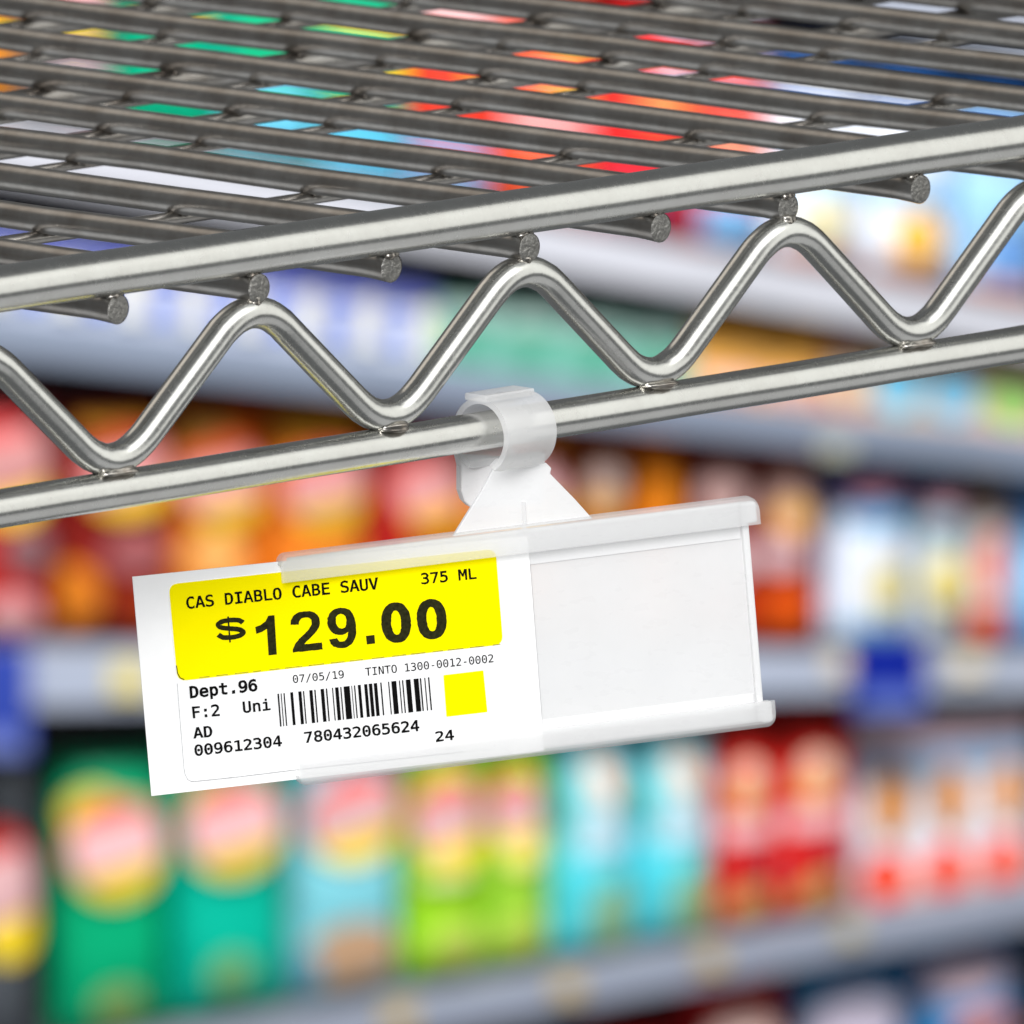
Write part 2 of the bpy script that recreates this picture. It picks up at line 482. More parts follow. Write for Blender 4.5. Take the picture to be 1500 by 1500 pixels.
# ================================================================ PRICE CARD
CN = 3.5 * P
card = empty('price_label', hpx(222, 1165, CN))
tag(card, 'white paper price card with yellow panel, price 129.00 and a barcode', 'price label')
def rounded_poly(pix, rad, n, seg=6):
    P2 = [Vector(uv(x, y, n)) for x, y in pix]; out = []
    m = len(P2)
    for i in range(m):
        p0, p1, p2 = P2[i - 1], P2[i], P2[(i + 1) % m]
        rr = rad[i] if isinstance(rad, (list, tuple)) else rad
        if rr == 0: out.append(hp(p1.x, p1.y, n)); continue
        a = p1 + (p0 - p1).normalized() * rr; b = p1 + (p2 - p1).normalized() * rr
        for q in range(seg + 1):
            t = q / seg; c = a * (1 - t) ** 2 + p1 * 2 * t * (1 - t) + b * t * t
            out.append(hp(c.x, c.y, n))
    return out
def sheet(name, poly, mat, parent=card, th=0.25 * P):
    bm = bmesh.new(); prism(bm, poly, -Nv * th)
    return local(from_bm(name, bm, mat), parent)
sheet('card', [hpx(x, y, CN) for x, y in ((194, 845), (222, 1166), (797, 1100), (773, 785))], M_PAPER, th=2.2 * P)
sheet('sticker', rounded_poly([(246, 856), (269, 1146), (758, 1094), (727, 804)], 17 * P, CN + 0.8 * P), M_STICK, th=0.7 * P)
sheet('yellow_panel', rounded_poly([(247, 856), (260, 998), (737, 944), (726, 804)], 14 * P, CN + 1.3 * P), M_YEL)
sheet('yellow_square', rounded_poly([(649.5, 989), (654, 1050), (714, 1043), (708, 982)], 1.5 * P, CN + 1.3 * P), M_YEL)
# hairline at the sticker's die-cut edge
def line_strip(name, pix, wd, mat, n, dash=None):
    bm = bmesh.new()
    P2 = [Vector(uv(x, y, n)) for x, y in pix]
    segs = []
    if dash:
        a, b = P2[0], P2[-1]; L_ = (b - a).length; t = 0; rnd = random.Random(3)
        while t < L_:
            l = dash[0] * rnd.uniform(0.6, 1.3)
            segs.append((a + (b - a) * (t / L_), a + (b - a) * (min(L_, t + l) / L_)))
            t += l + dash[1] * rnd.uniform(0.7, 1.5)
    else: segs = list(zip(P2, P2[1:]))
    for a, b in segs:
        d = (b - a).normalized(); q = Vector((-d.y, d.x)) * wd / 2
        bm.faces.new([bm.verts.new(hp(c.x, c.y, n)) for c in (a - q, b - q, b + q, a + q)])
    bmesh.ops.recalc_face_normals(bm, faces=bm.faces)
    return local(from_bm(name, bm, mat), card)
line_strip('edge_line', [(259.5, 1001), (262, 1034), (267, 1095), (269.5, 1126), (271, 1134), (275, 1142), (281, 1145), (340, 1139), (430, 1128), (560, 1114), (680, 1101)], 0.9 * P, M_FAINT, CN + 1.2 * P)
line_strip('perforation', [(292, 992.5), (733, 943.5)], 1.3 * P, M_DASH, CN + 1.8 * P, (20 * P, 9 * P))
line_strip('corner_mark', [(258.5, 975), (260, 986), (264, 993), (270, 995.5)], 1.4 * P, M_INK2, CN + 1.8 * P)

def load_font(fname):
    for base in (bpy.utils.resource_path('LOCAL'), bpy.utils.resource_path('SYSTEM')):
        try:
            p = os.path.join(base, 'datafiles', 'fonts', fname)
            if base and os.path.exists(p): return bpy.data.fonts.load(p)
        except Exception: pass
    return None
F_MONO = load_font('DejaVuSansMono.woff2')
def text_geo(s, font, bold=0.0, res=5):
    c = bpy.data.curves.new('t', 'FONT'); c.body = s; c.size = 1.0; c.resolution_u = res; c.offset = bold
    if font: c.font = font
    o = bpy.data.objects.new('t', c); col.objects.link(o)
    bpy.context.view_layer.update()
    dg = bpy.context.evaluated_depsgraph_get()
    me = bpy.data.meshes.new_from_object(o.evaluated_get(dg))
    bpy.data.objects.remove(o); bpy.data.curves.remove(c)
    return me
def bounds(me):
    xs = [v.co.x for v in me.vertices]; ys = [v.co.y for v in me.vertices]
    return min(xs), max(xs), min(ys), max(ys)
cap_cache = {}
def put_text(name, s, start, end, cap, font=None, bold=0.0, mat=M_INK, rough=0.0, n=CN + 1.8 * P):
    me = text_geo(s, font, bold)
    key = (id(font), bold)
    if key not in cap_cache:
        q = text_geo('H', font, bold); b = bounds(q); cap_cache[key] = (b[2], b[3]); bpy.data.meshes.remove(q)
    y0, y1 = cap_cache[key]
    x0, x1, _, _ = bounds(me)
    a, b = Vector(uv(*start, n)), Vector(uv(*end, n))
    d = b - a; W = d.length; d.normalize(); up = Vector((-d.y, d.x))
    lean = Vector((0, 1))
    hc = cap * P
    rnd = random.Random(len(s))
    for v in me.vertices:
        x = (v.co.x - x0) / (x1 - x0) * W; y = (v.co.y - y0) / (y1 - y0) * hc
        if rough: x += rnd.uniform(-rough, rough) * P; y += rnd.uniform(-rough, rough) * P
        q = a + d * x + lean * y
        v.co = hp(q.x, q.y, n)
    if len(me.polygons) and sum((p.normal * p.area for p in me.polygons), Vector()).dot(Nv) < 0: me.flip_normals()
    return local(new_obj(name, me, mat), card)

MO = F_MONO
put_text('printed_line', 'CAS DIABLO CABE SAUV', (273.5, 892), (555, 863), 17.5, MO, 0.017, M_INK, 0.3)
put_text('printed_line', '375 ML', (617.5, 856), (698.5, 848), 16.5, MO, 0.017, M_INK, 0.3)
def figure(name, loops, x0, x1, ybase, hgt, unit_w, slope=-0.098, lean=0.0844):
    c = bpy.data.curves.new('t', 'CURVE'); c.dimensions = '2D'; c.fill_mode = 'BOTH'
    rnd = random.Random(int(x0))
    for lp in loops:
        dense = []
        for i in range(len(lp)):
            p, q = lp[i], lp[(i + 1) % len(lp)]
            m = max(1, int(math.hypot(q[0] - p[0], q[1] - p[1]) / 70))
            dense += [(p[0] + (q[0] - p[0]) * k / m, p[1] + (q[1] - p[1]) * k / m) for k in range(m)]
        sp = c.splines.new('POLY'); sp.points.add(len(dense) - 1); sp.use_cyclic_u = True
        for pt, (x, y) in zip(sp.points, dense):
            pt.co = (x / 1000 + rnd.uniform(-9, 9) / 1000, y / 1000 + rnd.uniform(-9, 9) / 1000, 0, 1)
    o = bpy.data.objects.new('t', c); col.objects.link(o); bpy.context.view_layer.update()
    me = bpy.data.meshes.new_from_object(o.evaluated_get(bpy.context.evaluated_depsgraph_get()))
    bpy.data.objects.remove(o); bpy.data.curves.remove(c)
    n = CN + 1.8 * P
    for v in me.vertices:
        fx, fy = v.co.x * 1000 / unit_w, v.co.y * 1000 / 1466
        px = x0 + (x1 - x0) * fx; py = ybase + slope * (px - x0) - fy * hgt
        v.co = hpx(px - lean * fy * hgt + lean * hgt * 0.0, py, n)
    if sum((p.normal * p.area for p in me.polygons), Vector()).dot(Nv) < 0: me.flip_normals()
    return local(new_obj(name, me, M_INK2), card)
G_2 = [[(1034,261),(1034,0),(40,0),(66,148),(130,290),(230,410),(420,590),(590,750),(690,865),(738,960),(750,1040),(735,1135),(680,1200),(610,1232),(530,1240),(440,1225),(375,1180),(335,1105),(322,1000),(42,1028),(70,1190),(140,1320),(240,1405),(370,1455),(538,1471),(720,1455),(860,1400),(965,1300),(1015,1180),(1030,1055),(1015,930),(965,810),(880,690),(760,565),(630,445),(530,350),(477,290),(455,261)]]
G_9 = [[(72,338),(354,368),(385,290),(430,240),(510,224),(600,240),(670,300),(715,400),(745,560),(650,490),(540,462),(420,475),(290,520),(180,610),(90,760),(62,960),(80,1130),(150,1290),(260,1400),(400,1455),(540,1471),(710,1450),(850,1370),(950,1230),(1010,1040),(1030,760),(1010,470),(940,240),(830,90),(680,0),(490,-25),(340,-5),(210,70),(120,180)],
       [(720,990),(700,1120),(640,1210),(540,1245),(440,1220),(375,1130),(355,980),(375,830),(440,730),(545,695),(650,735),(705,840)]]
def sup(cx, cy, rx, ry, e, n=40):
    out = []
    for k in range(n):
        a = 2 * math.pi * k / n; ca, sa = math.cos(a), math.sin(a)
        out.append((cx + rx * math.copysign(abs(ca) ** (2 / e), ca), cy + ry * math.copysign(abs(sa) ** (2 / e), sa)))
    return out
G_0 = [sup(500, 722, 500, 746, 2.25), sup(500, 722, 165, 450, 2.2)]
sc_ = [(.95,.76),(.82,.91),(.5,.97),(.2,.92),(.07,.76),(.2,.6),(.5,.51),(.8,.41),(.93,.25),(.8,.09),(.5,.03),(.2,.08),(.04,.25)]
cl = []
for i in range(len(sc_) - 1):
    p0, p1, p2, p3 = sc_[max(0, i - 1)], sc_[i], sc_[i + 1], sc_[min(len(sc_) - 1, i + 2)]
    for k in range(5):
        t = k / 5
        cl.append(tuple(0.5 * ((2 * p1[j]) + (-p0[j] + p2[j]) * t + (2 * p0[j] - 5 * p1[j] + 4 * p2[j] - p3[j]) * t * t + (-p0[j] + 3 * p1[j] - 3 * p2[j] + p3[j]) * t ** 3) for j in (0, 1)))
cl.append(sc_[-1])
lf, rg = [], []
asp_ = 43 / 32.0
for i, (x, y) in enumerate(cl):
    a_, b_ = cl[max(0, i - 1)], cl[min(len(cl) - 1, i + 1)]
    dx, dy = (b_[0] - a_[0]) * asp_, b_[1] - a_[1]; L_ = math.hypot(dx, dy)
    h_ = 0.13
    lf.append(((x - dy / L_ * h_ / asp_) * 1000, (y + dx / L_ * h_) * 1466)); rg.append(((x + dy / L_ * h_ / asp_) * 1000, (y - dx / L_ * h_) * 1466))
figure('price_sign', [lf + rg[::-1]], 318.5, 359.5, 936.5, 27, 1000)
line_strip('price_sign_bar', [(334, 903), (337, 941)], 2.4 * P, M_INK2, CN + 2.1 * P)
yb = lambda x: 959.5 - 0.098 * (x - 390)
for g_, x0, x1, uw in ((G_2, 427, 472.5, 1034), (G_9, 480, 524, 1030), (G_0, 561, 604.5, 1000), (G_0, 613, 656.5, 1000)):
    figure('price_figure', g_, x0, x1, yb(x0), 58, uw)
# the 1 and the point are cut as the print shows them
sheet('price_figure', [hpx(x, y, CN + 1.8 * P) for x, y in ((393.5, 960), (405.5, 958.7), (402, 901), (393, 902), (389, 910), (382, 915.5), (374, 918.5), (375.5, 928.5), (384, 925.5), (391, 921))], M_INK2, th=0.2 * P)
sheet('price_figure', [hpx(x, y, CN + 1.8 * P) for x, y in ((536, 931.5), (537.5, 944), (549.5, 942.5), (548.5, 930))], M_INK2, th=0.2 * P)
put_text('printed_line', 'Dept.96', (278.5, 1023), (377.5, 1012), 18, MO, 0.024, M_INK, 0.3)
put_text('printed_line', '07/05/19', (429.5, 1000.5), (504, 993), 11.5, MO, 0.003, M_INK, 0.12)
put_text('printed_line', 'TINTO 1300-0012-0002', (535.5, 990), (723, 969.8), 11.8, MO, 0.003, M_INK, 0.12)
put_text('printed_line', 'F:2', (282.5, 1052.5), (322, 1048.5), 17.5, MO, 0.017, M_INK, 0.3)
put_text('printed_line', 'Uni', (356.5, 1044.5), (396.5, 1040), 17, MO, 0.017, M_INK, 0.3)
put_text('printed_line', 'AD', (283.5, 1082), (311.5, 1079), 16.5, MO, 0.017, M_INK, 0.3)
put_text('printed_line', '009612304', (285.5, 1107.5), (413.5, 1093), 16.5, MO, 0.017, M_INK, 0.3)
put_text('printed_line', '780432065624', (446.5, 1088.5), (615, 1070.5), 16.5, MO, 0.017, M_INK, 0.3)
put_text('printed_line', '24', (638.5, 1087), (665.5, 1083.5), 15.5, MO, 0.017, M_INK, 0.3)
bars = [(27,37),(48,54),(66,74),(110,128),(162,182),(192,200),(233,254),(265,274),(306,328),(340,349),(380,387),(400,422),(433,441),(455,494),(505,510),(522,530),(547,566),(588,608),(618,640),(650,672),(692,701),(743,750),(764,796),(813,820),(833,841),(857,888),(908,940),(948,957),(977,984),(1001,1010)]
bm = bmesh.new()
for b0, b1 in bars:
    q = []
    for b in (b0, b1):
        fr = (b - 27) / (1010 - 27)
        q.append(((406.3 + (628.8 - 406.3) * fr, 1016.3 + (992 - 1016.3) * fr), (410.2 + (633 - 410.2) * fr, 1064.3 + (1040 - 1064.3) * fr)))
    bm.faces.new([bm.verts.new(hpx(x, y, CN + 1.8 * P)) for x, y in (q[0][0], q[0][1], q[1][1], q[1][0])])
bmesh.ops.recalc_face_normals(bm, faces=bm.faces)
local(from_bm('barcode', bm, M_INK), card)

# ================================================================ SHELVING UNIT FAR BEHIND
B = R(20); DB = 22.0
g_dir = Vector((math.cos(B), math.sin(B), 0)); g_n = Vector((math.sin(B), -math.cos(B), 0))
Gc = CAM + ray(750, 750) * DB
PB = DB / FPX
def gsz(px, py, off=0.0):
    q = hit(px, py, Gc + g_n * off, g_n); return (q - Gc).dot(g_dir), q.z - Gc.z
def gp(s, z, off=0.0): return Gc + g_dir * s + g_n * off + Vector((0, 0, z))

BAGF = -0.05                       # front of the goods, behind the shelf edge
unit = empty('shelving_unit', gp(0, gsz(750, 1900)[1]))
tag(unit, 'long grey shop shelving unit stacked with colourful snack bags, out of focus', 'shelving')
M_STRIPS = [flat_mat('price_rail_grey', srgb(*c), 0.45, 0.05, 6) for c in ((170, 176, 190), (192, 193, 201), (128, 138, 156), (168, 176, 194), (148, 155, 172), (150, 156, 172))]  # each shelf's rail has its own grey tone
M_BOARD = flat_mat('dark_shelf_board', (0.15, 0.15, 0.165), 0.6, 0.1, 6)
M_BACK = flat_mat('dark_back_panel', (0.075, 0.07, 0.08), 0.8, 0.1, 3)
shelf_px = [  # (y of strip top at x=-200, at x=1700), (bottom ...)
    ((-380, 72), (-320, 118)),
    ((142, 492), (222, 548)),
    ((434, 662), (500, 712)),
    ((948, 962), (1042, 1008)),
    ((1600, 1268), (1670, 1316)),
    ((2250, 1560), (2320, 1610)),
]
XL, XR = -260, 1760
shelf_fn = []
for si, ((t0, t1), (b0, b1)) in enumerate(shelf_px):
    def yat(y0, y1, x): return y0 + (y1 - y0) * (x + 200) / 1900
    c = [(XL, yat(t0, t1, XL)), (XR, yat(t0, t1, XR)), (XR, yat(b0, b1, XR)), (XL, yat(b0, b1, XL))]
    q = [gsz(x, y) for x, y in c]
    bm = bmesh.new()
    prism(bm, [gp(q[0][0], q[0][1] - 0.004, -0.012), gp(q[1][0], q[1][1] - 0.004, -0.012), gp(q[1][0], q[1][1] - 0.028, -0.012), gp(q[0][0], q[0][1] - 0.028, -0.012)], -g_n * 0.42)
    bd = local(from_bm('shelf', bm, M_BOARD), unit)
    bm = bmesh.new(); prism(bm, [gp(s, z, 0) for s, z in q], -g_n * 0.01)
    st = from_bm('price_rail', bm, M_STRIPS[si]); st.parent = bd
    s_a, z_a, s_b, z_b = q[0][0], q[0][1] - 0.004, q[1][0], q[1][1] - 0.004
    shelf_fn.append((s_a, z_a, (z_b - z_a) / (s_b - s_a)))
sL, zLo = gsz(XL, 2500); sR, zHi = gsz(XR, -600)
bm = bmesh.new(); prism(bm, [gp(sL, zLo, -0.44), gp(sR, zLo, -0.44), gp(sR, zHi, -0.44), gp(sL, zHi, -0.44)], -g_n * 0.02)
local(from_bm('back_panel', bm, M_BACK), unit)

cmats = {}
def cm(c, rough=0.42):
    if c not in cmats: cmats[c] = flat_mat('wrapper_%s' % {0: 'foil'}.get(0), srgb(*c), rough, 0.08, 14, 0.2)
    return cmats[c]

def bag(row, x0, x1, ytop, base, patches, label, cat='snack bag', name='snack_bag', group=None, T=0.044, shape='bag'):
    """patches: (part name, fx, fy, rx, ry, colour, vmin, vmax, tilt) in fractions of the bag, fy from its top"""
    sa, za = gsz(x0, ytop, BAGF); sb, _ = gsz(x1, ytop, BAGF)
    sm = (sa + sb) / 2; W = (sb - sa) / 2 * 1.0
    s_, z_, sl = shelf_fn[row]
    zb = z_ + (sm - s_) * sl + 0.001
    H = (za - zb) / 2
    off = BAGF - T
    rt = empty(name, gp(sm, zb, off))
    tag(rt, label, cat, group)
    rnd = random.Random(int(x0) * 7 + row)
    ph = [rnd.uniform(0, 6.28) for _ in range(4)]
    def thick(u, v):
        if shape == 'box': return T
        a = max(0.0, 1 - abs(u) ** 2.6); b = max(0.0, 1 - abs(v) ** 5)
        wr = 1 + 0.07 * math.sin(7 * u + ph[0] + 3 * v) * abs(v) + 0.05 * math.sin(9 * v + ph[1])
        return T * (a ** 0.42) * (b ** 0.42) * wr
    def pos(u, v, extra=0.0, side=1):
        x = u * W * (1 - (0.012 * (1 - v * v) if shape == 'bag' else 0)); z = zb + H + v * H
        return gp(sm + x, z + x * sl * (1 - v) / 2, off + side * (thick(u, v) + extra))
    bm = bmesh.new(); nu, nv = (14, 18) if shape == 'bag' else (6, 6)
    grid = {}
    for side in (1, -1):
        for i in range(nu + 1):
            for j in range(nv + 1):
                u, v = -1 + 2 * i / nu, -1 + 2 * j / nv
                if shape == 'bag' and side == -1 and (i in (0, nu) or j in (0, nv)): grid[side, i, j] = grid[1, i, j]
                else: grid[side, i, j] = bm.verts.new(pos(u, v, 0.0012 if shape == 'bag' else 0, side if not (shape == 'bag' and (i in (0, nu) or j in (0, nv))) else 0))
        for i in range(nu):
            for j in range(nv):
                try: bm.faces.new((grid[side, i, j], grid[side, i + 1, j], grid[side, i + 1, j + 1], grid[side, i, j + 1]))
                except ValueError: pass
    if shape == 'box':
        for i in range(nu):
            bm.faces.new((grid[1, i, 0], grid[1, i + 1, 0], grid[-1, i + 1, 0], grid[-1, i, 0]))
            bm.faces.new((grid[1, i, nv], grid[1, i + 1, nv], grid[-1, i + 1, nv], grid[-1, i, nv]))
        for j in range(nv):
            bm.faces.new((grid[1, 0, j], grid[1, 0, j + 1], grid[-1, 0, j + 1], grid[-1, 0, j]))
            bm.faces.new((grid[1, nu, j], grid[1, nu, j + 1], grid[-1, nu, j + 1], grid[-1, nu, j]))
    bmesh.ops.recalc_face_normals(bm, faces=bm.faces)
    local(from_bm('wrapper' if shape == 'bag' else 'carton', bm, cm(base), None, shape == 'bag'), rt)
    for k_, pt_ in enumerate(patches):
        pn, fx, fy, rx, ry, c, v0, v1, tilt = pt_
        cu, cvv = fx * 2 - 1, 1 - fy * 2
        bm = bmesh.new(); g = {}
        rect = v0 <= -9
        if rect: v0, v1 = -1, 1
        NN = 8
        asp = H / W
        for i in range(NN + 1):
            for j in range(NN + 1):
                a = -1 + 2 * i / NN; v = v0 + (v1 - v0) * j / NN
                x = a if rect else a * math.sqrt(max(0.0, 1 - v * v))
                dx, dy = x * rx * 2, v * ry * 2
                ct, st_ = math.cos(tilt), math.sin(tilt)
                ddx = dx * ct - dy * asp * st_; ddy = dx * st_ / asp + dy * ct
                uu = max(-0.97, min(0.97, cu + ddx)); vv = max(-0.985, min(0.985, cvv + ddy))
                g[i, j] = bm.verts.new(pos(uu, vv, 0.003 + 0.0015 * k_))
        for i in range(NN):
            for j in range(NN):
                bm.faces.new((g[i, j], g[i + 1, j], g[i + 1, j + 1], g[i, j + 1]))
        bmesh.ops.remove_doubles(bm, verts=bm.verts, dist=1e-5)
        if sum((f.normal * f.calc_area() for f in bm.faces), Vector()).dot(g_n) < 0:
            bmesh.ops.reverse_faces(bm, faces=bm.faces)
        local(from_bm(pn, bm, cm(c), None, True), rt)
    return rt

RED, PINK, YEL, WHT = (222, 50, 40), (228, 180, 182), (252, 214, 40), (235, 238, 242)
def emb(cx, cy, rx, ry, top=RED, tilt=0.2, mid=PINK, low=YEL):
    return [('emblem', cx, cy, rx, ry, top, -1, 1, tilt), ('emblem_band', cx, cy, rx * 0.9, ry * 0.94, mid, -0.42, 0.55, tilt), ('emblem_base', cx, cy, rx, ry, low, -1, -0.42, tilt)]
def ov(n, cx, cy, rx, ry, c, tilt=0.0): return (n, cx, cy, rx, ry, c, -1, 1, tilt)
def rc(n, cx, cy, rx, ry, c, tilt=0.0): return (n, cx, cy, rx, ry, c, -9, -9, tilt)

# --- second shelf from the bottom of the picture (row index 4): large bags
G2 = 'snack bags on the lower shelf in view'
GREEN, TEAL = (0, 165, 112), (0, 178, 150)
bag(4, -130, 62, 1120, (78, 82, 88), emb(0.70, 0.44, 0.30, 0.24), 'charcoal snack bag with red and yellow emblem at the far left of the lower shelf', group=G2)
bag(4, 84, 254, 1110, GREEN, [ov('emblem_halo', 0.3, 0.2, 0.24, 0.09, (228, 205, 60))] + emb(0.51, 0.325, 0.43, 0.185, (228, 92, 70)) + [ov('crisps_picture', 0.5, 0.86, 0.2, 0.06, (150, 175, 95))], 'green snack bag with round emblem, left of the teal green one', group=G2)
bag(4, 256, 432, 1090, TEAL, [ov('emblem_halo', 0.34, 0.2, 0.22, 0.07, (205, 190, 90))] + emb(0.5, 0.31, 0.42, 0.175, (228, 92, 76)) + [ov('crisps_picture', 0.45, 0.82, 0.18, 0.07, (130, 180, 110))], 'teal green snack bag with round emblem, between green and pale blue bags', group=G2)
bag(4, 434, 598, 1085, (128, 205, 218), emb(0.54, 0.30, 0.46, 0.18) + [ov('crisps_picture', 0.5, 0.82, 0.42, 0.13, (186, 150, 118)), ov('crisps_picture', 0.1, 0.86, 0.12, 0.08, (100, 150, 175))], 'pale blue snack bag with brown crisps printed near its foot', group=G2)
bag(4, 600, 716, 1080, (158, 216, 40), [rc('top_band', 0.5, 0.1, 0.45, 0.07, (170, 214, 90))] + emb(0.52, 0.35, 0.48, 0.2, (226, 92, 60)) + [ov('flash', 0.45, 0.56, 0.3, 0.03, (226, 236, 170)), ov('crisps_picture', 0.6, 0.84, 0.34, 0.08, (186, 200, 90))], 'lime green snack bag beside the pale blue bag', group=G2)
bag(4, 717, 812, 1078, (162, 216, 60), emb(0.45, 0.34, 0.42, 0.19, (222, 84, 70)) + [ov('flash', 0.5, 0.51, 0.3, 0.05, (240, 226, 130)), ov('crisps_picture', 0.5, 0.84, 0.4, 0.08, (176, 196, 80))], 'narrower lime green snack bag beside the cyan packs', group=G2)
CY = (84, 212, 226)
for i, (a, b, lb) in enumerate(((814, 932, 'cyan snack pack next to the lime green bag'), (933, 1052, 'cyan snack pack next to the red packs'))):
    bag(4, a, b, 1072 - 6 * i, CY, [rc('pale_panel', 0.62, 0.32, 0.36, 0.24, (186, 232, 242)), ov('teal_swirl', 0.12, 0.32, 0.1, 0.14, (20, 180, 175)),
        ov('picture', 0.6, 0.24, 0.13, 0.13, (236, 190, 160), 0.5), rc('pale_band', 0.6, 0.48, 0.34, 0.05, (206, 228, 240)), ov('green_picture', 0.72, 0.83, 0.3, 0.18, (148, 188, 140))], lb, 'snack pack', 'snack_pack', group=G2)
for i, (a, b, lb) in enumerate(((1054, 1146, 'red snack pack with pale emblem next to the cyan packs'), (1147, 1256, 'red snack pack with pale emblem beside the white cartons'))):
    bag(4, a, b, 1062 - 12 * i, (236, 46, 38), [ov('emblem', 0.46, 0.28, 0.24, 0.1, (244, 206, 180)), ov('gold_spot', 0.4, 0.37, 0.22, 0.06, (244, 176, 60)), rc('pale_band', 0.5, 0.50, 0.44, 0.05, (232, 186, 190)),
        ov('dark_panel', 0.5, 0.68, 0.34, 0.12, (198, 40, 44)), ov('golden_picture', 0.45, 0.86, 0.34, 0.07, (206, 156, 96), 0.4), ov('grey_picture', 0.9, 0.72, 0.1, 0.1, (176, 140, 160))], lb, 'snack pack', 'snack_pack', group=G2)
for i, (a, b, lb) in enumerate(((1258, 1350, 'white carton with gold oval and orange spot, leftmost of three on the lower shelf'), (1351, 1434, 'white carton with gold oval, between two like it on the lower shelf'), (1435, 1512, 'white carton with gold oval at the right edge of the lower shelf'), (1513, 1590, 'white carton beyond the right edge of the photograph'))):
    if i == 3: continue
    bag(4, a, b, 1052 - 6 * i, (222, 224, 232), [rc('pink_top', 0.5, 0.12, 0.48, 0.07, (236, 196, 206)), rc('blue_band', 0.5, 0.26, 0.49, 0.06, (126, 172, 206)), ov('gold_oval', 0.5, 0.46, 0.30, 0.18, (214, 132, 4)),
        rc('coral_band', 0.5, 0.87, 0.49, 0.1, (234, 186, 178)), ov('orange_spot', 0.4, 0.83, 0.36, 0.14, (244, 58, 8))], lb, 'carton', 'snack_carton', group='white cartons on the lower shelf', shape='box', T=0.05)

# --- bottom row (index 5): only the tops show
G3 = 'packs on the bottom shelf in view'
bag(5, 640, 850, 1560, (150, 24, 26), [ov('emblem', 0.5, 0.3, 0.3, 0.12, PINK)], 'dark red bag on the bottom shelf, farthest left of those showing', group=G3)
bag(5, 852, 1010, 1500, (160, 24, 26), [ov('emblem', 0.5, 0.3, 0.3, 0.12, PINK)], 'dark red bag on the bottom shelf in the middle of its row', group=G3)
bag(5, 1012, 1164, 1432, (196, 26, 30), [ov('emblem', 0.5, 0.3, 0.36, 0.15, (238, 200, 190))], 'bright red bag on the bottom shelf beside the blue ones', group=G3)
bag(5, 1168, 1340, 1400, (60, 150, 206), [ov('emblem', 0.5, 0.34, 0.42, 0.16, (216, 206, 226)), rc('dark_top', 0.5, 0.07, 0.45, 0.05, (24, 84, 140))], 'blue bag with pale emblem on the bottom shelf beside the red one', group=G3)
bag(5, 1342, 1506, 1362, (70, 140, 196), [ov('emblem', 0.45, 0.26, 0.4, 0.12, (228, 200, 212)), rc('dark_top', 0.5, 0.06, 0.45, 0.05, (26, 60, 120)), ov('coral_spot', 0.6, 0.52, 0.3, 0.08, (230, 140, 110))], 'blue bag with pink emblem at the right end of the bottom shelf', group=G3)

# --- middle row (index 3)
G1 = 'snack bags on the middle shelf'
MAR = (128, 30, 24)
PINK_SHADED, YEL_SHADED = (208, 146, 144), (238, 190, 56)  # here emblem and orange wrapper colours carry painted shade from the shelf above
bag(3, -120, 84, 590, (176, 36, 30), emb(0.66, 0.28, 0.34, 0.24, (206, 64, 66), 0.2, PINK_SHADED, YEL_SHADED) + [ov('dark_picture', 0.8, 0.62, 0.2, 0.1, (140, 100, 104)), ov('pale_picture', 0.66, 0.88, 0.22, 0.08, (216, 160, 160))], 'red snack bag with pink emblem at the far left of the middle shelf', group=G1)
bag(3, 88, 256, 590, MAR, [rc('gold_top', 0.5, 0.11, 0.36, 0.04, (186, 120, 30))] + emb(0.6, 0.3, 0.44, 0.18, (190, 60, 50), 0.2, PINK_SHADED, YEL_SHADED) + [ov('mauve_picture', 0.7, 0.62, 0.34, 0.09, (156, 88, 90)), ov('orange_picture', 0.08, 0.8, 0.26, 0.14, (222, 128, 34)), ov('rust_picture', 0.7, 0.85, 0.24, 0.1, (160, 52, 12))], 'maroon snack bag with round emblem and orange picture near its foot', group=G1)
bag(3, 258, 396, 596, (224, 116, 24), [rc('rust_top', 0.78, 0.1, 0.22, 0.09, (196, 82, 8)), rc('olive_top', 0.3, 0.12, 0.26, 0.05, (150, 104, 40))] + emb(0.5, 0.33, 0.46, 0.19, (196, 80, 50), 0.2, PINK_SHADED, YEL_SHADED) + [ov('peach_picture', 0.4, 0.62, 0.3, 0.08, (240, 178, 100))], 'bright orange snack bag next to the maroon one', group=G1)
bag(3, 398, 548, 600, (222, 122, 34), [rc('gold_top', 0.5, 0.1, 0.4, 0.06, (206, 140, 24))] + emb(0.55, 0.33, 0.46, 0.18, (200, 76, 56), 0.2, PINK_SHADED, YEL_SHADED), 'second orange snack bag from the maroon one, above the price card', group=G1)
bag(3, 550, 690, 606, (178, 34, 32), [rc('dark_top', 0.5, 0.06, 0.44, 0.04, (110, 20, 20))] + emb(0.6, 0.33, 0.42, 0.19, (210, 60, 60), 0.2, PINK_SHADED, (238, 172, 44)), 'red snack bag partly hidden by the plastic clip', group=G1)
bag(3, 692, 842, 612, (230, 140, 60), emb(0.5, 0.33, 0.4, 0.18), 'orange snack bag hidden behind the plastic clip and holder', group=G1)
bag(3, 843, 932, 620, (150, 66, 20), [ov('pale_emblem', 0.5, 0.27, 0.3, 0.1, (202, 176, 166)), ov('gold_spot', 0.45, 0.38, 0.3, 0.06, (214, 160, 70))], 'brown snack pack with pale emblem, right of the plastic clip', 'snack pack', 'snack_pack', group=G1)
bag(3, 900 + 34, 1006, 628, (222, 112, 14), [rc('light_panel', 0.5, 0.3, 0.3, 0.12, (236, 136, 30))], 'plain orange snack pack between brown and dark red packs', 'snack pack', 'snack_pack', group=G1)
